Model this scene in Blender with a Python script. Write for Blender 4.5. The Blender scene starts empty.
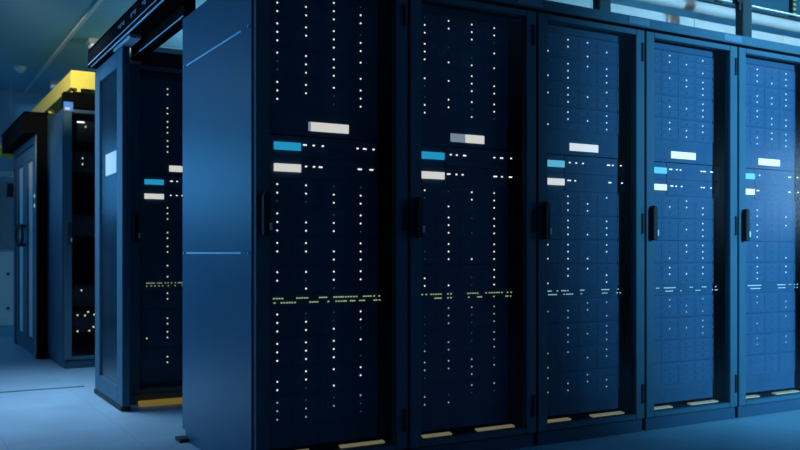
import bpy, bmesh, math, random
from mathutils import Vector
random.seed(7)
C = bpy.context.scene
col = C.collection
R = math.radians

# ------------------------------------------------------------------ camera
cam_d = bpy.data.cameras.new('camera')
cam = bpy.data.objects.new('camera', cam_d); col.objects.link(cam)
cam_d.sensor_width = 36; cam_d.lens = 39.7
cam_d.shift_y = 28/800
cam_d.clip_start = .05
cam.location = (0, 0, .966)
cam.rotation_euler = (R(90), 0, R(-30))
cam_d.dof.use_dof = True
cam_d.dof.focus_distance = 4.5
cam_d.dof.aperture_fstop = 2.4
C.camera = cam

# ------------------------------------------------------------------ world, exposure
w = bpy.data.worlds.new('world'); C.world = w; w.use_nodes = True
bg = w.node_tree.nodes['Background']
bg.inputs[0].default_value = (.03, .12, .22, 1); bg.inputs[1].default_value = .12
C.view_settings.view_transform = 'Standard'
C.view_settings.look = 'None'
C.view_settings.gamma = 1
C.view_settings.use_curve_mapping = False
C.view_settings.exposure = 0.0

# ------------------------------------------------------------------ lights
BLUE = (.22, .56, 1)
def area(name, loc, target, sx, sy, power, color=BLUE, spread=180):
    d = bpy.data.lights.new(name, 'AREA'); d.shape = 'RECTANGLE'; d.size = sx; d.size_y = sy
    d.energy = power; d.color = color; d.spread = R(spread)
    o = bpy.data.objects.new(name, d); col.objects.link(o); o.location = loc
    o.rotation_euler = (Vector(target)-Vector(loc)).to_track_quat('-Z', 'Y').to_euler()
    return o
def spot(name, loc, target, power, size, blend=1, color=BLUE, radius=.05):
    d = bpy.data.lights.new(name, 'SPOT'); d.energy = power; d.color = color
    d.spot_size = R(size); d.spot_blend = blend; d.shadow_soft_size = radius
    o = bpy.data.objects.new(name, d); col.objects.link(o); o.location = loc
    o.rotation_euler = (Vector(target)-Vector(loc)).to_track_quat('-Z', 'Y').to_euler()
    return o
# ceiling lamps over the open aisle on the left
area('aisle_lamp', (.7, 6.25, 2.93), (.75, 6.15, 0), .9, .8, 26, (.50, .68, .95), 80)
area('aisle_lamp', (-1.6, 9.8, 2.93), (-1.6, 9.8, 0), 1.4, 2.0, 20)
area('back_fill_light', (-1.35, 11.9, 1.95), (-1.0, 6, 1.6), 1.6, .9, 20, (.08, .45, 1))  # unseen light added to put the glow on the bare side panel
area('left_fill_light', (-4.9, 7.2, 1.7), (1.25, 4.6, 1.5), 1.6, 1.2, 34, (.12, .50, 1), 46)  # unseen light added to brighten the sliding door and its card
# lamp in the aisle before the front row, throwing along it to the far cabinets
spot('row_lamp', (4.83, -1.2, 2.1), (5.8, 3.5, 1.62), 2150, 71, .82, (.14, .53, .88), .04)
# unseen light added at the aisle end, for haze in the door glass
area('aisle_end_fill_light', (9.6, .6, 1.75), (4.7, 3.4, 1.4), 1.6, .9, 34, (.34, .66, 1))
# unseen area light added to brighten the overhead ducts
area('duct_fill_light', (6.2, 1.4, 2.9), (6.2, 4.3, 2.6), 4.0, .15, 6, (.95, .95, .9), 40)
area('back_aisle_fill_light', (4.5, 7.5, 2.5), (4.5, 7.5, 3.2), 4.0, 1.5, 80, (.42, .74, 1))  # unseen uplight added to brighten the ceiling behind the row
# warm spot added so the roof tray reads yellow
spot('tray_fill_spot', (.05, 6.1, 2.92), (1.35, 8.4, 2.46), 260, 34, .6, (1, .84, .58), .05)

# ------------------------------------------------------------------ materials
def mat(name, color, rough=.5, metal=0, emit=None, strength=0, noise=.0, scale=8, spec=.5, bump=0):
    m = bpy.data.materials.new(name); m.use_nodes = True
    nt = m.node_tree; b = nt.nodes['Principled BSDF']
    b.inputs['Base Color'].default_value = (*color, 1)
    b.inputs['Roughness'].default_value = rough
    b.inputs['Metallic'].default_value = metal
    b.inputs['Specular IOR Level'].default_value = spec
    if emit:
        b.inputs['Emission Color'].default_value = (*emit, 1)
        b.inputs['Emission Strength'].default_value = strength
    if noise or bump:
        tc = nt.nodes.new('ShaderNodeTexCoord')
        n = nt.nodes.new('ShaderNodeTexNoise'); n.inputs['Scale'].default_value = scale
        n.inputs['Detail'].default_value = 4
        nt.links.new(tc.outputs['Object'], n.inputs['Vector'])
        if noise:
            r = nt.nodes.new('ShaderNodeValToRGB')
            r.color_ramp.elements[0].position = .3; r.color_ramp.elements[1].position = .7
            r.color_ramp.elements[0].color = (*[c*(1-noise) for c in color], 1)
            r.color_ramp.elements[1].color = (*[min(1, c*(1+noise)) for c in color], 1)
            nt.links.new(n.outputs['Fac'], r.inputs['Fac'])
            nt.links.new(r.outputs['Color'], b.inputs['Base Color'])
        if bump:
            bp = nt.nodes.new('ShaderNodeBump'); bp.inputs['Strength'].default_value = bump
            bp.inputs['Distance'].default_value = .002
            nt.links.new(n.outputs['Fac'], bp.inputs['Height'])
            nt.links.new(bp.outputs['Normal'], b.inputs['Normal'])
    return m

def floor_material():
    m = mat('floor_tiles', (.30, .50, .62), .42)
    nt = m.node_tree; b = nt.nodes['Principled BSDF']
    tc = nt.nodes.new('ShaderNodeTexCoord')
    mp = nt.nodes.new('ShaderNodeMapping'); mp.inputs['Location'].default_value = (.1, .13, 0)
    br = nt.nodes.new('ShaderNodeTexBrick'); br.offset = 0
    br.inputs['Scale'].default_value = 1
    br.inputs['Brick Width'].default_value = .6; br.inputs['Row Height'].default_value = .6
    br.inputs['Mortar Size'].default_value = .0022
    br.inputs['Color1'].default_value = (.30, .50, .62, 1)
    br.inputs['Color2'].default_value = (.285, .48, .60, 1)
    br.inputs['Mortar'].default_value = (.20, .36, .45, 1)
    n = nt.nodes.new('ShaderNodeTexNoise'); n.inputs['Scale'].default_value = 2.2; n.inputs['Detail'].default_value = 6
    mx = nt.nodes.new('ShaderNodeMixRGB'); mx.blend_type = 'MULTIPLY'; mx.inputs[0].default_value = .35
    nt.links.new(tc.outputs['Object'], mp.inputs['Vector']); nt.links.new(mp.outputs[0], br.inputs['Vector'])
    nt.links.new(tc.outputs['Object'], n.inputs['Vector'])
    nt.links.new(br.outputs['Color'], mx.inputs[1]); nt.links.new(n.outputs['Fac'], mx.inputs[2])
    nt.links.new(mx.outputs[0], b.inputs['Base Color'])
    mr = nt.nodes.new('ShaderNodeMapRange'); mr.inputs['To Min'].default_value = .34; mr.inputs['To Max'].default_value = .5
    nt.links.new(n.outputs['Fac'], mr.inputs['Value']); nt.links.new(mr.outputs[0], b.inputs['Roughness'])
    return m

def glass_material(name, tint, ior):
    m = bpy.data.materials.new(name); m.use_nodes = True
    nt = m.node_tree; nt.nodes.clear()
    out = nt.nodes.new('ShaderNodeOutputMaterial')
    tr = nt.nodes.new('ShaderNodeBsdfTransparent'); tr.inputs[0].default_value = (*tint, 1)
    gl = nt.nodes.new('ShaderNodeBsdfGlossy'); gl.inputs['Roughness'].default_value = .2
    f0 = ((ior-1)/(ior+1))**2
    lw = nt.nodes.new('ShaderNodeLayerWeight'); lw.inputs['Blend'].default_value = .5
    pw = nt.nodes.new('ShaderNodeMath'); pw.operation = 'POWER'; pw.inputs[1].default_value = 5
    fr = nt.nodes.new('ShaderNodeMapRange'); fr.inputs['To Min'].default_value = f0; fr.inputs['To Max'].default_value = 1
    nt.links.new(lw.outputs['Facing'], pw.inputs[0]); nt.links.new(pw.outputs[0], fr.inputs['Value'])
    mx = nt.nodes.new('ShaderNodeMixShader')
    nt.links.new(fr.outputs[0], mx.inputs[0]); nt.links.new(tr.outputs[0], mx.inputs[1])
    nt.links.new(gl.outputs[0], mx.inputs[2]); nt.links.new(mx.outputs[0], out.inputs[0])
    return m

M = dict(
    floor=floor_material(),
    ceiling=mat('ceiling_paint', (.22, .47, .58), .8, noise=.06, scale=1.5),
    wall=mat('wall_paint', (.25, .45, .6), .7, noise=.04, scale=2),
    darkwall=mat('dark_wall_paint', (.03, .05, .07), .8, noise=.05, scale=2),
    matte=mat('matte_black', (.003, .004, .005), .95, noise=.1, spec=.05),
    skirting=mat('skirting', (.02, .03, .04), .6, noise=.1),
    seam=mat('seam_black', (.01, .012, .016), .7, noise=.1),
    trim=mat('pale_trim', (.6, .68, .72), .5, noise=.05),
    cabinet=mat('cabinet_paint', (.030, .085, .15), .36, noise=.06, scale=5, spec=.5, bump=.05),
    door=mat('door_paint', (.052, .13, .18), .5, noise=.05, scale=6, spec=.25),
    inside=mat('cabinet_inside', (.008, .010, .013), .75, noise=.2),
    chassis=mat('chassis_paint', (.06, .12, .18), .55, noise=.08, scale=14, spec=.2),
    bay=mat('bay_plastic', (.065, .13, .195), .55, noise=.08, scale=20, spec=.2),
    black=mat('black_plastic', (.004, .005, .007), .6, noise=.2),
    blackmetal=mat('black_metal', (.004, .008, .013), .45, noise=.15, spec=.25),
    chrome=mat('chrome', (.8, .85, .9), .2, 1, noise=.03),
    groove=mat('groove_steel', (.6, .72, .82), .5, 0, noise=.05),
    led=mat('led_white', (.9, .9, .85), .3, emit=(1, .98, .86), strength=1.2, noise=.01),
    led_blue=mat('led_cool', (.8, .9, .95), .3, emit=(.75, .95, 1), strength=1.0, noise=.01),
    led_dim=mat('led_dim', (.1, .2, .3), .3, emit=(.2, .45, .75), strength=.12, noise=.01),
    led_off=mat('led_off', (.012, .03, .055), .3, noise=.05),
    led_green=mat('led_green', (.5, .6, .3), .3, emit=(.72, .95, .48), strength=.42, noise=.01),
    led_yellow=mat('led_yellow', (.6, .6, .3), .3, emit=(.9, 1, .42), strength=.8, noise=.01),
    led_teal=mat('led_teal', (.4, .6, .6), .3, emit=(.5, .9, .85), strength=.5, noise=.01),
    screen_white=mat('screen_white', (.8, .78, .7), .4, emit=(1, .93, .76), strength=.72, noise=.03, scale=30),
    screen_grey=mat('screen_grey', (.3, .35, .4), .4, emit=(.35, .45, .52), strength=.55, noise=.03),
    screen_blue=mat('screen_blue', (.05, .3, .5), .4, emit=(.02, .36, .58), strength=.85, noise=.03),
    glow=mat('floor_lamp_strip', (.6, .55, .35), .5, emit=(.8, .68, .36), strength=.2, noise=.1, scale=25),  # emission put in to brighten the cream floor strips
    cream=mat('cream_plastic', (.35, .45, .2), .6, noise=.05),
    duct=mat('duct_white', (.46, .45, .42), .5, noise=.04, scale=3),
    brass=mat('golden_strip', (.75, .5, .1), .5, emit=(.5, .34, .06), strength=.25, noise=.1),  # golden colour with weak emission put in
    screen_blue_hazed=mat('screen_blue_hazed', (.1, .4, .5), .4, emit=(.12, .5, .62), strength=.85, noise=.03),  # paler copy of the blue screen, haze put into its colour
    led_mid=mat('led_mid', (.5, .6, .65), .3, emit=(.7, .88, .95), strength=.45, noise=.01),
    paper=mat('pale_card', (.75, .78, .82), .7, noise=.02),
    plate=mat('name_plate', (.12, .2, .28), .5, noise=.03),
    yellow=mat('yellow_paint', (.95, .84, .14), .45, noise=.05, scale=4),
    yellowglow=mat('yellow_sticker', (.7, .55, .12), .5, noise=.05),
    white=mat('white_enamel', (.82, .8, .76), .4, noise=.03, scale=3),
    grey=mat('grey_steel', (.3, .36, .42), .45, .3, noise=.05),
    post=mat('post_paint', (.006, .032, .042), .5, noise=.08),
    lamp=mat('lamp_cover', (.7, .8, .85), .4, emit=(.45, .72, .9), strength=.16, noise=.02),
    cable=mat('green_cable', (.02, .06, .03), .5, noise=.2),
    blueplate=mat('blue_plate', (.08, .3, .95), .4, noise=.05),
    glass=glass_material('door_glass', (.93, .96, 1), 1.3),
    glassdark=glass_material('smoked_glass', (.3, .45, .55), 1.6),
)

# ------------------------------------------------------------------ mesh helpers
class MB:
    def __init__(s): s.bm = bmesh.new()
    def box(s, x0, x1, y0, y1, z0, z1):
        v = [s.bm.verts.new((x, y, z)) for x in (x0, x1) for y in (y0, y1) for z in (z0, z1)]
        for f in ((0,1,3,2),(4,6,7,5),(0,4,5,1),(2,3,7,6),(0,2,6,4),(1,5,7,3)):
            s.bm.faces.new([v[i] for i in f])
        return s
    def cyl(s, c, axis, r, L, seg=16, r2=None):
        r2 = r if r2 is None else r2
        c = Vector(c); a = Vector(axis).normalized()
        u = a.orthogonal().normalized(); t = a.cross(u)
        A = []; B = []
        for i in range(seg):
            q = 2*math.pi*i/seg; d = u*math.cos(q)+t*math.sin(q)
            A.append(s.bm.verts.new(c-a*L/2+d*r)); B.append(s.bm.verts.new(c+a*L/2+d*r2))
        for i in range(seg):
            j = (i+1) % seg; s.bm.faces.new((A[i], A[j], B[j], B[i]))
        s.bm.faces.new(A[::-1]); s.bm.faces.new(B)
        return s
    def dome(s, c, axis, r, h, seg=8):
        c = Vector(c); a = Vector(axis).normalized(); u = a.orthogonal().normalized(); t = a.cross(u)
        rings = []
        for k in range(3):
            e = k*math.pi/6
            rings.append([s.bm.verts.new(c+a*h*math.sin(e)+(u*math.cos(2*math.pi*i/seg)+t*math.sin(2*math.pi*i/seg))*r*math.cos(e)) for i in range(seg)])
        top = s.bm.verts.new(c+a*h)
        for k in range(2):
            for i in range(seg):
                j = (i+1) % seg; s.bm.faces.new((rings[k][i], rings[k][j], rings[k+1][j], rings[k+1][i]))
        for i in range(seg): s.bm.faces.new((rings[2][i], rings[2][(i+1) % seg], top))
        s.bm.faces.new(rings[0][::-1])
        return s
    def prism(s, pts, axis, a, b):
        """polygon pts in the plane across axis, from a to b along it"""
        def P(p, t): return {'x': (t, p[0], p[1]), 'y': (p[0], t, p[1]), 'z': (p[0], p[1], t)}[axis]
        A = [s.bm.verts.new(P(p, a)) for p in pts]; B = [s.bm.verts.new(P(p, b)) for p in pts]
        n = len(pts)
        for i in range(n): s.bm.faces.new((A[i], A[(i+1) % n], B[(i+1) % n], B[i]))
        s.bm.faces.new(A[::-1]); s.bm.faces.new(B)
        return s
    def tube(s, path, r, seg=8):
        path = [Vector(p) for p in path]; rings = []
        for i, p in enumerate(path):
            a = (path[min(i+1, len(path)-1)]-path[max(i-1, 0)]).normalized()
            u = a.cross(Vector((0.3, .2, 1))).normalized(); t = a.cross(u)
            rings.append([s.bm.verts.new(p+(u*math.cos(2*math.pi*k/seg)+t*math.sin(2*math.pi*k/seg))*r) for k in range(seg)])
        for i in range(len(path)-1):
            for k in range(seg):
                s.bm.faces.new((rings[i][k], rings[i][(k+1) % seg], rings[i+1][(k+1) % seg], rings[i+1][k]))
        s.bm.faces.new(rings[0][::-1]); s.bm.faces.new(rings[-1])
        return s
    def mesh(s, name, m, bevel=0):
        bmesh.ops.recalc_face_normals(s.bm, faces=s.bm.faces)
        if bevel:
            bmesh.ops.bevel(s.bm, geom=s.bm.edges[:], offset=bevel, segments=2, affect='EDGES', clamp_overlap=True)
        me = bpy.data.meshes.new(name); s.bm.to_mesh(me); s.bm.free(); me.materials.append(m)
        return me
    def build(s, name, m, parent=None, bevel=0):
        o = bpy.data.objects.new(name, s.mesh(name, m, bevel)); col.objects.link(o)
        if parent: o.parent = parent
        return o
def inst(name, me, parent, loc=(0, 0, 0)):
    o = bpy.data.objects.new(name, me); col.objects.link(o); o.parent = parent; o.location = loc
    return o
def empty(name, loc, label, cat, group=None):
    o = bpy.data.objects.new(name, None); col.objects.link(o); o.location = loc
    o.empty_display_size = .1
    o['label'] = label; o['category'] = cat
    if group: o['group'] = group
    return o
def struct(o): o['kind'] = 'structure'; return o
def children(o): return [c for c in bpy.data.objects if c.parent == o]
def copy_tree(o, parent=None, kids=None):
    if kids is None:
        kids = {}
        for q in bpy.data.objects:
            if q.parent: kids.setdefault(q.parent.name, []).append(q)
    c = o.copy(); col.objects.link(c); c.parent = parent
    for ch in kids.get(o.name, []): copy_tree(ch, c, kids)
    return c

# ------------------------------------------------------------------ room
X0, X1, Y0, Y1, H = -5.0, 10.0, -3.5, 12.0, 3.0
struct(MB().box(X0, X1, Y0, Y1, -.1, 0).build('floor', M['floor']))
struct(MB().box(X0, X1, Y0, Y1, H, H+.1).build('ceiling', M['ceiling']))
struct(MB().box(X0-.1, X1+.1, Y1, Y1+.1, 0, H).build('wall_back', M['wall']))
struct(MB().box(X0-.1, X0, Y0, Y1, 0, H).build('wall_left', M['wall']))
struct(MB().box(X1, X1+.1, Y0, Y1, 0, H).build('wall_right', M['wall']))
struct(MB().box(X0-.1, X1+.1, Y0-.1, Y0, 0, H).build('wall_front', M['darkwall']))
struct(MB().box(X0, X1, Y1-.02, Y1, 0, .1).build('baseboard_back', M['skirting']))
# dark joint across the floor and pale ceiling rails
struct(MB().box(X0, 1.215, 6.66, 6.69, 0, .002).build('trim_1', M['seam']))
struct(MB().box(1.44, 1.475, 4.6, Y1-.02, H-.012, H).build('trim_2', M['trim']))
struct(MB().box(4.3, 4.33, 4.6, Y1-.02, H-.012, H).build('trim_3', M['trim']))

# ------------------------------------------------------------------ cabinets
W, D_, ZT = .741, 1.04, 2.176
FY = 3.47; AX = 1.3086
def make_cabinet(label):
    t = empty('server_cabinet', (0, 0, 0), label, 'server cabinet', 'server cabinets')
    b = MB()
    b.box(.004, .022, .045, D_, .07, ZT); b.box(W-.022, W-.004, .045, D_, .07, ZT)
    b.box(.022, W-.022, D_-.02, D_, .07, ZT)
    b.box(.022, W-.022, .045, D_-.02, ZT-.02, ZT); b.box(.022, W-.022, .045, D_-.02, .07, .09)
    b.build('cabinet_shell', M['inside'], t)
    # painted outer side panel, with pale joint strips
    p = MB().box(-.004, .004, .03, D_-.004, .06, ZT-.004).build('side_panel', M['cabinet'], t, .002)
    MB().box(.01, W-.01, .012, D_-.01, 0, .068).build('plinth', M['cabinet'], t, .003)
    for x in (.03, W-.09): MB().box(x, x+.06, D_-.01, D_+.03, 0, .02).build('foot', M['black'], t)
    for x in (.05, .675):
        r = MB().box(x, x+.026, .138, .165, .09, ZT-.02)
        r.build('mounting_rail', M['inside'], t)
    # glazed door
    d = MB()
    d.box(.005, .066, 0, .04, .072, 2.168); d.box(.674, W-.005, 0, .04, .072, 2.168)
    d.box(.066, .674, 0, .04, 2.14, 2.168); d.box(.066, .674, 0, .04, .072, .098)
    dr = d.build('door', M['door'], t, .0025)
    MB().box(.062, .678, .017, .021, .095, 2.143).build('glass_pane', M['glass'], dr)
    h = MB()
    pr = [(.026, 1.045), (.030, 1.035), (.052, 1.035), (.056, 1.045), (.056, 1.205), (.050, 1.222), (.034, 1.222), (.026, 1.205)]
    h.prism(pr, 'y', -.034, -.002)
    hd = h.build('handle', M['black'], dr, .002)
    k = MB().box(.050, .062, -.038, -.006, 1.060, 1.092).build('lock_cylinder', M['white'], hd, .001)  # white stands in for the bright sheen of chrome
    for z0, z1 in ((2.0, 2.1), (1.07, 1.18), (.155, .258)):
        MB().box(W-.028, W-.0155, -.008, .0, z0, z1).build('hinge', M['black'], dr, .001)
    # cream strips on the cabinet floor behind the door, brightened by emission
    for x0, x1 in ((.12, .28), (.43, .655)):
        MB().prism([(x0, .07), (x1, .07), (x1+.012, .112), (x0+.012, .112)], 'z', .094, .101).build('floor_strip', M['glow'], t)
    return t

names = {
    'A1': 'leftmost cabinet of the front row', 'A2': 'second cabinet of the front row',
    'A3': 'third cabinet of the front row', 'A4': 'fourth cabinet of the front row',
    'A5': 'cabinet cut off at the right edge', 'L1': 'cabinet behind the sliding door'}
cab_label = {
    'A1': 'tall black server cabinet showing its bare blue side panel, leftmost of the front row',
    'A2': 'dark glass-door server cabinet, second from the left in the front row',
    'A3': 'blue-lit glass-door server cabinet in the middle of the front row',
    'A4': 'pale blue-lit server cabinet, fourth from the left in the front row',
    'A5': 'pale blue-lit server cabinet cut off by the right edge of the photo',
    'L1': 'black server cabinet half hidden between the sliding glass door and the bare side panel',
    'L2': 'black server cabinet under the yellow roof tray with green lights low inside'}
proto = make_cabinet(cab_label['A1'])
pos = {'A1': (AX, FY), 'A2': (AX+.744, FY), 'A3': (AX+1.487, FY), 'A4': (AX+2.231, FY), 'A5': (AX+2.975, FY),
       'L1': (1.3086, 5.70), 'L2': (1.245, 7.75)}
cabs = {}
kids = {}
for q in bpy.data.objects:
    if q.parent: kids.setdefault(q.parent.name, []).append(q)
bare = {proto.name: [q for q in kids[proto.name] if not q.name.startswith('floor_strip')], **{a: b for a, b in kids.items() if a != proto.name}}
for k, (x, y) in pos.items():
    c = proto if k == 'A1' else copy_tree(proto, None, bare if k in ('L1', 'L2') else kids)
    c.location = (x, y, 0); c['label'] = cab_label[k]; cabs[k] = c

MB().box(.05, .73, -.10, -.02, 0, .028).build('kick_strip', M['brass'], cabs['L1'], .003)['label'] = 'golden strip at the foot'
# pale joint strips with screws, and the corner foot, of the bare side panel
sp = [c for c in children(cabs['A1']) if c.name.startswith('side_panel')][0]
for z in (.966, 1.92):
    MB().box(-.0055, -.004, .16, D_-.08, z-.004, z+.004).build('joint_strip', M['groove'], sp)
    for y in (.06, D_-.04): MB().cyl((-.006, y, z), (1, 0, 0), .006, .006, 10).build('screw', M['groove'], sp)
MB().box(-.035, .02, D_-.07, D_+.02, 0, .018).build('corner_foot', M['black'], cabs['A1'])

for d_ in children(cabs['L2']):
    if d_.name.startswith('door'):
        for h_ in children(d_):
            if h_.name.startswith('handle'):
                h_.data = h_.data.copy(); h_.data.materials[0] = M['chrome']; h_['label'] = 'chrome handle'

# ------------------------------------------------------------------ equipment
UX0, UX1, UY = .082, .620, .08
P = .1345
Z_UP = [2.058, 1.9305, 1.803, 1.675]
Z_MID = [1.2295, 1.1015, .973, .845]
Z_LOW = [.661, .5325, .4045, .276]
PAT = {
 'A1': ['111 111 100 111 110 111 110 110 111 111 011 111', '111 110 111 110 110 011 110 101 011 111 110 011',
        '111 111 111 100 011 011 011 110 001 111 101 010', '011 011 101 111 011 110 111 110 110 100 110 100'],
 'A2': ['011 111 010 011 100 000 000 011 000 001 110 011', '110 001 010 110 001 111 111 001 111 011 110 001',
        '111 001 111 101 110 000 001 000 100 000 111 100', '110 101 011 110 111 111 111 111 111 111 010 100'],
 'A3': ['001 001 010 001 010 000 101 001 010 000 101 101', '110 111 111 110 111 111 111 110 011 111 100 011',
        '101 100 010 010 011 001 001 100 110 010 010 110', '010 111 101 111 100 111 110 011 101 111 110 011'],
 'A4': ['010 000 100 010 010 000 001 000 000 010 000 000', '110 100 010 110 010 000 001 110 110 010 000 000',
        '010 110 010 011 110 010 110 010 011 010 000 000', '101 111 111 110 011 111 111 110 101 111 000 000'],
 'A5': ['000 010 000 100 010 000 100 000 010 000 000 000', '111 011 110 011 011 111 101 111 110 010 110 010',
        '001 011 011 110 000 000 000 000 000 000 000 000', '111 111 011 111 001 100 001 110 011 100 110 000'],
 'L1': ['000 000 000 000 000 000 000 000 000 000 010 000', '011 011 111 111 111 011 110 101 110 011 110 011',
        '010 000 100 010 000 100 000 010 000 100 000 000', '000 010 000 000 010 000 001 000 000 010 000 000'],
}
# shared meshes of the disk shelf
hs = .0632
me_chassis = MB().box(UX0, UX1, UY+.0015, UY+.72, -hs, hs)
for zz in (-.0185, .0185): me_chassis.box(UX0+.004, UX1-.004, UY+.0005, UY+.0015, zz-.0008, zz+.0008)
me_chassis.box(UX0, UX0+.004, UY-.004, UY+.004, -hs, hs).box(UX1-.004, UX1, UY-.004, UY+.004, -hs, hs)
me_chassis = me_chassis.mesh('chassis', M['chassis'])
bb = MB().box(0.0003, .1342, -.001, .0015, -.0172, .0172)
bb.box(.118, .130, -.003, -.001, -.012, .012)
for i in range(4): bb.box(.062, .110, -.0018, -.001, -.010+i*.006, -.0075+i*.006)
me_bay = bb.mesh('drive_bay', M['bay'])
def ledmesh(m, r): return MB().dome((0, 0, 0), (0, -1, 0), r, .003).mesh('status_light', m)
LED = {k: ledmesh(M[k], r) for k, r in (('led', .0041), ('led_mid', .004), ('led_blue', .0043), ('led_dim', .0034), ('led_off', .0045), ('led_yellow', .0052))}
me_led_far = ledmesh(M['led_blue'], .0048)
shelf_words = ['topmost', 'second from the top', 'third from the top', 'just above the nameplate',
               'directly below the cream-screened server', 'two below the cream-lit server',
               'three below the cream-lit server', 'just above the green-lit switch',
               'just below the green-lit switch', 'two below the green-lit switch',
               'second from the bottom', 'lowest']
def disk_shelf(rk, n, z):
    x, y = pos[rk]
    t = empty('disk_shelf', (x, y, z), 'disk shelf %s in the %s' % (shelf_words[n], names[rk]), 'disk shelf',
              'disk shelves in the server cabinets')
    inst('chassis', me_chassis, t)
    for r in range(3):
        for c in range(4):
            b = inst('drive_bay', me_bay, t, (.082+P*c, UY, (1-r)*.037))
            on = PAT[rk][c].split()[n][r] == '1'
            if rk == 'L1': kind = 'led_yellow' if on else None
            elif on:
                kind = 'led' if rk in ('A1', 'A2') else 'led_blue'
                if n >= 8: kind = {'A1': 'led'}.get(rk, 'led_mid')
                if n >= 11: kind = 'led_mid' if rk < 'A4' else 'led_dim'
            else: kind = 'led_dim' if (rk in ('A1', 'A2') and random.random() < .5) else 'led_off'
            if kind:
                inst('status_light', LED[kind], b, (.049, -.001, 0))
    return t

# light marks of each switch: two rows of (from, to) pixels and the pixel scale in that cabinet
SW = {
 'A1': ((277, .131, .00484), [(273.7, 281.8), (296, 306), (318.5, 325), (333, 340), (342, 356), (363.7, 368.6), (371, 374.7), (379, 379)],
        [(274.4, 274.4), (281, 294), (309, 316), (327, 327), (335, 340.5), (343, 345), (350, 354), (359.5, 364), (375, 379.6)]),
 'A2': ((423.5, .131, .00582), [(421, 421), (425, 425), (429.6, 439), (446, 449), (466, 475.6), (484.5, 484.5), (488, 495.5), (498, 501), (507, 509.5)],
        [(433.5, 439), (446, 449), (466.7, 466.7), (476, 479.4), (492.5, 492.5), (505.5, 509)]),
 'A3': ((548, .131, .00685), [(548, 551), (557.3, 557.3), (561.7, 565), (567.4, 567.4), (580.4, 583.3), (602, 609), (619, 619)],
        [(549, 556), (564, 564), (566.6, 572), (581, 581), (603, 607), (618, 619.7)]),
 'A4': ((670, .265, .00818), [(657.5, 659.4), (665, 675.3), (690.3, 692), (702.5, 706), (714.7, 714.7)],
        [(666.5, 672.5), (681, 681), (696, 699.7), (713, 716)]),
 'A5': ((756.3, .265, .0094), [(747.5, 752.2), (753, 759.7), (776.6, 784), (788, 789.7), (794, 795)],
        [(750.3, 752.8), (754, 758.8), (777.5, 780.3), (782, 784), (794, 795)]),
 'L1': ((166, .265, .00668), [(146.2, 153), (156.5, 160), (164, 166.7), (170, 170), (173.8, 173.8), (177, 181.8)],
        [(146, 146), (150.2, 150.2), (153.8, 153.8), (157.6, 157.6), (161.2, 161.2), (167, 167), (173.6, 173.6), (181, 181)]),
}
me_port_a = MB().box(-.0038, .0038, -.003, 0, -.0028, .0028).mesh('port_light', M['led_green'])
me_port_b = MB().box(-.0042, .0042, -.003, 0, -.0026, .0026).mesh('port_light', M['led_teal'])
me_sw = MB().box(UX0, UX1, UY+.002, UY+.5, -.032, .0235)
for i in range(22):
    for z in (-.011, .009):
        me_sw.box(.10+i*.023, .117+i*.023, UY, UY+.002, z-.007, z+.003)
me_sw = me_sw.mesh('chassis', M['chassis'])
me_ear_s = MB().box(.6205, .662, UY-.010, UY-.002, -.019, .019).mesh('ear', M['matte'])
me_ear = MB().box(.6205, .662, UY-.010, UY-.002, -.042, .042).mesh('ear', M['matte'])
def switch(rk):
    x, y = pos[rk]
    t = empty('network_switch', (x, y, .7575), 'slim switch with rows of green lights in the %s' % names[rk], 'network switch',
              'network switches in the server cabinets')
    inst('chassis', me_sw, t); inst('ear', me_ear_s, t)
    (px, off, s), *rows = SW[rk]
    for row, z in zip(rows, (.0095, -.0095)):
        for a, b in row:
            u = off+(a-px)*s; v = off+(b-px)*s; n = max(1, round((v-u)/.0125)+1)
            for i in range(n):
                q = u+(v-u)*(i/(n-1) if n > 1 else 0)
                if q < .656: inst('port_light', me_port_a if rk in ('A1', 'A2', 'L1') else me_port_b, t, (q, UY if q < .62 else UY-.010, z))

me_srv = MB().box(UX0, UX1, UY+.004, UY+.75, -.047, .047)
me_srv.box(UX0+.165, UX1-.006, UY, UY+.004, -.044, .044)
me_srv = me_srv.mesh('chassis', M['chassis'])
def grill():
    g = MB()
    for i in range(5): g.box(.38, .50, UY-.002, UY, -.028+i*.01, -.024+i*.01)
    return g.mesh('vent_grille', M['chassis'])
me_grill = grill()
me_scr = {k: MB().box(.117, .241, UY-.004, UY+.004, -.017, .017).mesh('screen', M[k]) for k in ('screen_blue', 'screen_white', 'screen_blue_hazed')}
me_slight = MB().box(-.0045, .0045, -.003, 0, -.003, .003).mesh('status_light', M['led'])
SL = {
 'A1': ([.279, .286, .325, .37, .545, .578, .586, .628], [.288, .327, .355, .363, .551, .562, .612, .622]),
 'A2': ([.301, .336, .378, .386, .562, .603, .611, .659], [.284, .293, .334, .37, .562, .574, .609, .65, .66]),
 'A3': ([.30, .345, .392, .57, .58, .606, .655], [.29, .303, .338, .58, .59, .664]),
 'A4': ([.29, .303, .345, .375, .548, .566, .58, .63, .64], [.30, .31, .34, .385, .55, .57, .63]),
 'A5': ([.31, .59, .605, .66], [.29, .3, .59, .6, .665]),
 'L1': ([.31, .32, .352, .398], [.31, .35, .387, .40]),
}
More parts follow.
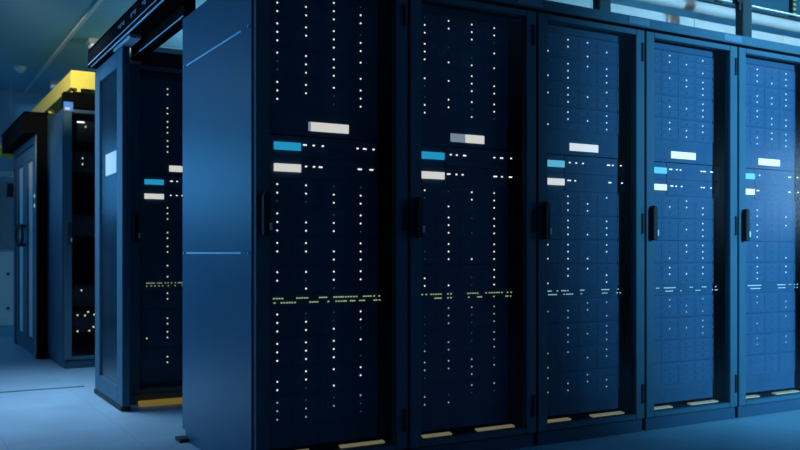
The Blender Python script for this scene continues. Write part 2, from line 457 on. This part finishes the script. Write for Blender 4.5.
def server(rk, z, which):
    x, y = pos[rk]
    cname = 'blue' if which == 0 else 'cream'
    t = empty('rack_server', (x, y, z), 'slim server with lit %s screen in the %s' % (cname, names[rk]), 'server',
              'slim servers in the server cabinets')
    inst('chassis', me_srv, t); inst('vent_grille', me_grill, t); inst('ear', me_ear, t)
    s = inst('screen', me_scr[('screen_blue' if rk in ('A1', 'A2', 'L1') else 'screen_blue_hazed') if which == 0 else 'screen_white'], t); s['label'] = 'lit %s screen' % cname
    for q in SL[rk][which]:
        q = q*.986-.0185
        inst('status_light', me_slight, t, (q, UY if q < .62 else UY-.010, .010))

me_panel = MB().box(UX0, UX1, UY+.002, UY+.03, -.0622, .0622)
me_panel.box(.10, .60, UY, UY+.002, -.05, .05)
me_panel = me_panel.mesh('faceplate', M['chassis'])
me_low = MB().box(UX0, UX1, UY+.002, UY+.03, -.046, .054)
for i in range(24):
    me_low.box(.10+i*.0212, .115+i*.0212, UY+.001, UY+.002, -.03, .03)
me_low = me_low.mesh('faceplate', M['chassis'])
me_top = MB().box(UX0, UX1, UY+.002, UY+.03, -.0175, .0175)
me_top.box(.10, .60, UY, UY+.002, -.011, .011)
me_top = me_top.mesh('faceplate', M['chassis'])
def panels(rk):
    x, y = pos[rk]
    t = empty('nameplate_panel', (x, y, 1.549), 'blank panel bearing a cream lit nameplate in the %s' % names[rk], 'panel',
              'nameplate panels in the server cabinets')
    inst('faceplate', me_panel, t)
    g = {'A1': .012, 'A2': .085}.get(rk, 0)
    if g:
        o = MB().box(.277, .277+g-.001, UY-.004, UY, -.04, 0).build('nameplate_end', M['screen_grey'], t)
        o['label'] = 'greyer left end of the nameplate'
    MB().box(.277+g, .473, UY-.004, UY, -.04, 0).build('nameplate', M['screen_white'], t)
    t = empty('vent_panel', (x, y, .158), 'slotted blanking panel at the foot of the %s' % names[rk], 'panel',
              'vent panels at the foot of the server cabinets')
    inst('faceplate', me_low, t)
    t = empty('top_panel', (x, y, 2.1415), 'narrow blank strip panel along the top of the %s' % names[rk], 'panel',
              'top strip panels in the server cabinets')
    inst('faceplate', me_top, t)

for rk in ('A1', 'A2', 'A3', 'A4', 'A5', 'L1'):
    for n, z in enumerate(Z_UP+Z_MID+Z_LOW): disk_shelf(rk, n, z)
    panels(rk)
    server(rk, 1.435, 0); server(rk, 1.3402, 1)
    switch(rk)

for o in bpy.data.objects:
    if o.parent is None and o.name.split('.')[0] in ('disk_shelf', 'nameplate_panel', 'vent_panel', 'top_panel', 'rack_server', 'network_switch'):
        o.scale = (1, 1, .986); o.location.z = .966+(o.location.z-.966)*.986

# equipment of the far cabinet
me_far = MB().box(UX0, UX1, UY+.002, UY+.6, -.085, .085)
for i in range(5): me_far.box(.10, .60, UY, UY+.002, -.07+i*.031, -.05+i*.031)
me_far = me_far.mesh('chassis', M['inside'])
far_sets = [('topmost', 2.0, [(.15, .075, 'c'), (.19, .04, 'g')]), ('second from the top', 1.74, [(.165, .03, 'g'), (.165, -.02, 'g'), (.30, 0, 'g')]),
            ('in the middle', 1.2, [(.30, .02, 'g')]), ('second from the bottom', .60, [(.155, .05, 'g')]),
            ('lowest', .385, [(.21, .08, 'g'), (.125, .055, 'g'), (.26, .055, 'g'), (.30, .08, 'g'), (.185, .05, 'o'),
                        (.255, -.05, 'g'), (.125, -.082, 'g'), (.22, -.08, 'g')])]
for wd, z, ls in far_sets:
    t = empty('storage_server', (pos['L2'][0], pos['L2'][1], z), 'black storage server %s in the cabinet under the yellow tray' % wd, 'server',
              'storage servers in the far cabinet')
    inst('chassis', me_far, t)
    for a, b, k in ls:
        if k == 'c': MB().box(a-.03, a+.03, UY-.004, UY, b-.006, b+.006).build('status_light', M['led'], t)
        else: MB().dome((a, UY, b), (0, -1, 0), .0072, .004).build('status_light', M['led_yellow'], t)

# ------------------------------------------------------------------ header beam of the front row
hd = empty('header_beam', (AX, FY, 2.18), 'long dark beam with pale nameplates running above the front row cabinets', 'beam')
MB().box(0, 5*W+.03, .0, .10, .006, .058).build('beam', M['door'], hd, .003)
for i in range(1, 5):
    xx = i*.744-.125
    MB().box(xx, xx+.15, -.003, 0, .014, .05).build('name_plate', M['plate'], hd)
hb = empty('header_beam', (1.245, 7.75, 2.18), 'short black beam with a small blue plate over the far cabinet', 'beam')
MB().box(0, W, .0, .10, .0, .13).build('beam', M['matte'], hb, .003)
o = MB().box(.0, .075, -.006, 0, -.03, .045).build('name_plate', M['blueplate'], hb)
MB().box(.012, .05, -.008, -.006, -.022, .0).build('sticker', M['paper'], o)

# ------------------------------------------------------------------ sliding door, its track, and aisle header
sd = empty('sliding_door', (1.22, 5.49, 0), 'glazed sliding door with a blank white card parked beside the half-hidden cabinet', 'sliding door')
d = MB()
L = .83; TH = .045
d.box(0, TH, 0, .15, .03, 2.225); d.box(0, TH, L-.15, L, .03, 2.225)
d.box(0, TH, .15, L-.15, 2.12, 2.225); d.box(0, TH, .15, L-.15, .03, .14)
fr = d.build('door_frame', M['door'], sd, .003)
MB().box(.012, .022, .14, L-.14, .13, 2.13).build('glass_pane', M['glassdark'], sd)
MB().box(.004, .007, .18, .50, 1.47, 1.61).build('card', M['paper'], sd)['label'] = 'blank white card on the glass'
MB().box(-.006, TH+.004, 0, L, .004, .03).build('bottom_seal', M['black'], sd)
for y in (.05, L-.1): MB().box(.01, .035, y, y+.06, 2.225, 2.236).build('hanger', M['chrome'], sd)

tk = empty('door_track', (1.19, 4.0, 2.25), 'black overhead track that carries the sliding glass door', 'track')
y0, y1 = -1.1, 2.4
MB().box(0, .015, y0, y1, .02, .125).box(0, .115, y0, y1, .11, .125).box(.105, .12, y0, y1, .02, .12).build('housing', M['matte'], tk)
MB().cyl((.012, (y0+y1)/2, .004), (0, 1, 0), .005, y1-y0-.1, 8).build('guide_rod', M['groove'], tk)
MB().box(0, .118, y0, y1, .013, .02).box(.0, .118, y1, y1+.012, .005, .125).build('lip', M['matte'], tk)
MB().box(-.0015, 0, y0, y1, .022, .027).build('edge_strip', M['groove'], tk)
MB().box(.03, .10, 1.3, 1.75, -.013, .012).build('carriage', M['groove'], tk, .004)
for yy, n in ((1.30, 4), (1.02, 3), (.80, 2)):
    m_ = MB()
    for i in range(n): m_.box(-.002, 0, yy+i*.045, yy+i*.045+.026, .06+.012*(i % 2), .085)
    m_.build('mark', M['grey'], tk)
MB().box(-.002, 0, .15, .42, .045, .085).build('sticker', M['yellowglow'], tk)

ah = empty('aisle_beam', (1.318, FY+D_, 2.185), 'dark beam bridging the gap between the bare panel and the half-hidden cabinet', 'beam')
MB().box(0, .06, .005, 5.70-FY-D_-.005, 0, .11).build('beam', M['matte'], ah, .003)
MB().box(-.003, 0, .02, 1.1, .01, .016).build('edge_strip', M['groove'], ah)
th = empty('cabinet_top_tray', (1.3086, 5.70, 2.18), 'cream edged tray lying on top of the half-hidden cabinet', 'tray')
MB().box(0.08, W, .02, .6, 0, .10).build('tray', M['blackmetal'], th, .002)
MB().box(0.08, W, .012, .02, .085, .115).build('rim', M['trim'], th)

# ------------------------------------------------------------------ yellow roof tray
yt = empty('roof_tray', (1.295, 7.72, 2.31), 'bright yellow cable tray lying over the far cabinet and double doors', 'cable tray')
MB().box(0, .02, 0, 2.6, .03, .17).box(.9, .92, 0, 2.6, .03, .17).box(.02, .9, 0, 2.6, .03, .05).build('trough', M['yellow'], yt, .003)
f = MB().box(.0, .92, -.012, 0, .03, .175)
f.build('end_plate', M['yellow'], yt)
for i in range(5):
    MB().box(.05+i*.2, .08+i*.2, -.01, .005, .0, .03).build('hook', M['yellow'], yt)
MB().box(.02, .90, .1, .13, 0.0, .03).box(.02, .90, 1.3, 1.33, -.0, .03).build('crossbar', M['yellow'], yt)

# ------------------------------------------------------------------ far double door with canopy
dd = empty('double_door', (1.145, 8.6, 0), 'glazed double door with two curved pull handles beyond the far cabinet', 'double door')
MB().box(0, .095, 0, .14, 0, 2.05).box(0, .095, 1.56, 1.7, 0, 2.05).box(0, .095, .14, 1.56, 1.98, 2.05).build('door_frame', M['cabinet'], dd, .003)
MB().box(.006, .095, -.012, 0, 0, 2.05).build('end_shade_plate', M['matte'], dd)  # black plate added to darken the frame end where light hits it
MB().box(-.002, .0, .0, .012, .05, 2.03).build('edge_strip', M['groove'], dd)
for y0_, y1_, hy in ((.145, .848, .80), (.852, 1.555, .90)):
    s = 0.17
    lf = MB().box(.01, .05, y0_, y0_+s, .02, 1.975).box(.01, .05, y1_-s, y1_, .02, 1.975)
    lf.box(.01, .05, y0_+s, y1_-s, 1.85, 1.975).box(.01, .05, y0_+s, y1_-s, .02, .16)
    lf = lf.build('leaf', M['door'], dd, .002)
    MB().box(.025, .035, y0_+s-.01, y1_-s+.01, .15, 1.86).build('glass_pane', M['white'], lf)  # opaque white stands in for the bright reflection on the glass
    sg = -1 if hy < .85 else 1
    path = [(.01, hy, 1.06), (-.04, hy, 1.06)]
    path = [(.012, hy, 1.05)]+[(-.045, hy+sg*(.2*math.sin(a)), 1.14-.1*math.cos(a)) for a in [i*math.pi/10 for i in range(11)]]+[(.012, hy, 1.23)]
    MB().tube(path, .014).build('handle', M['black'], lf)
MB().dome((-.001, .10, 1.49), (-1, 0, 0), .02, .005).dome((-.001, .10, 1.40), (-1, 0, 0), .02, .005).build('status_light', M['led_teal'], dd)
cn = empty('canopy', (1.05, 8.6, 2.05), 'black box canopy over the far double door', 'canopy')
MB().box(0, .19, -.02, 1.9, -.0, .185).build('box', M['matte'], cn, .004)
MB().box(-.01, .20, -.025, 1.92, .185, .195).build('lid', M['matte'], cn)

# ------------------------------------------------------------------ cooling unit and cable tray at the back wall
cu = empty('cooling_unit', (.2, 11.25, 0), 'pale blue-grey cooling unit standing at the back wall', 'cooling unit')
MB().box(0, 1.35, 0, .7, .0, 1.85).build('body', M['wall'], cu, .006)
lp = MB().box(.03, 1.32, -.012, 0, .12, .98).build('lower_panel', M['white'], cu, .003)
s_ = MB()
for x in (.12, .62, .99, 1.26):
    for z in (.32, .72): s_.cyl((x, -.014, z), (0, 1, 0), .018, .01, 10)
s_.build('screw', M['black'], lp)
up = MB().box(.03, 1.32, -.012, 0, 1.02, 1.8).build('upper_panel', M['grey'], cu, .003)
MB().box(.98, 1.08, -.02, -.012, 1.62, 1.78).build('control_screen', M['black'], up)
vg = MB()
for i in range(7): vg.box(.08, .9, -.02, -.012, 1.08+i*.09, 1.12+i*.09)
vg.build('vent_grille', M['black'], up)
MB().box(0, 1.36, -.02, .7, 1.85, 1.92).build('top_cover', M['trim'], cu)
cb = MB()
for i in range(9):
    q = i*.022
    cb.tube([(.84+q, 11.2-.01*(i % 3), 2.1), (.86+q+.02*math.sin(i), 11.17, 1.8), (.84+q, 11.16, 1.4), (.87+q+.015*math.cos(i*2), 11.18, 1.2), (.86+q, 11.2, 1.02)], .014)
o = cb.build('cable_bundle', M['cable']); o['label'] = 'dark green cable bundle hanging before the cooling unit'; o['category'] = 'cables'
o['kind'] = 'stuff'
ft = empty('wall_tray', (.0, 11.0, 2.08), 'short yellow cable tray hanging by the back wall', 'cable tray')
MB().box(0, 1.35, 0, .02, 0, .12).box(0, 1.35, .18, .2, 0, .12).box(0, 1.35, 0, .2, -.01, 0.01).build('trough', M['yellow'], ft)
MB().cyl((.2, .1, .5), (0, 0, 1), .008, .84, 8).cyl((1.2, .1, .5), (0, 0, 1), .008, .84, 8).build('hanger', M['grey'], ft)

# ------------------------------------------------------------------ ceiling things
def luminaire(x0, x1, y, label):
    t = empty('ceiling_light', (x0, y, H), label, 'ceiling light', 'slim ceiling lights')
    MB().box(0, x1-x0, -.07, .07, -.05, 0).build('housing', M['grey'], t, .004)
    MB().box(.02, x1-x0-.02, -.06, .06, -.075, -.05).build('diffuser', M['lamp'], t, .004)
luminaire(1.62, 2.9, 8.75, 'slim pale ceiling light seen just left of the black door track')
luminaire(1.62, 2.9, 11.1, 'faint slim ceiling light above the bright yellow tray')
det = empty('smoke_detector', (1.22, 10.4, H), 'small round white smoke detector on the ceiling at upper left', 'smoke detector')
MB().cyl((0, 0, -.012), (0, 0, 1), .062, .024, 20).build('base', M['white'], det)
MB().cyl((0, 0, -.045), (0, 0, 1), .028, .042, 20, .055).build('sensor', M['white'], det)

# ------------------------------------------------------------------ overhead services behind the front row
pp = MB()
pp.cyl((5.6, 4.2, 2.645), (1, 0, 0), .038, 8.0, 20)
o = pp.build('insulated_pipe', M['duct']); o['label'] = 'long white insulated pipe running above the front row cabinets'; o['category'] = 'pipe'
tr = empty('overhead_tray', (1.7, 4.3, 2.42), 'white sheet metal cable trunk just under the insulated pipe', 'cable tray')
MB().box(0, 8, 0, .3, 0, .18).build('trunk', M['duct'], tr, .004)
for i in range(9): MB().box(i*.95+.3, i*.95+.34, -.004, 0, .0, .18).build('joint_band', M['duct'], tr)
rl = empty('overhead_rail', (1.7, 4.22, 2.705), 'thin dark double rail above the insulated pipe', 'rail')
MB().box(0, 8, 0, .02, 0, .012).build('lower_rail', M['post'], rl)
MB().box(0, 8, 0, .02, .03, .04).build('upper_rail', M['white'], rl)
for x, wd in ((3.44, 'dark square post standing on the third front cabinet'), (4.635, 'dark square post with a clamp above the cabinet cut off at the right')):
    t = empty('support_post', (x, 3.72, ZT), wd, 'post', 'posts above the front row')
    MB().box(0, .085, 0, .06, 0, H-ZT).build('post', M['post'], t, .003)
    if x > 4:
        MB().box(-.05, 0, .0, .04, .36, .385).box(-.035, -.015, .0, .03, .31, .36).build('clamp', M['black'], t)
for i, (x, wd) in enumerate(((5.02, 'left'), (5.83, 'right'))):
    t = empty('slotted_strut', (x, 4.24, 2.73), 'slotted hanger strut above the pipe, %s one of the pair' % wd, 'strut', 'slotted struts above the pipe')
    MB().box(0, .05, 0, .03, 0, H-2.73).build('channel', M['black'], t)
    for k in range(6): MB().box(.012, .042, -.002, 0, .015+k*.036, .033+k*.036).build('slot', M['cream'], t)
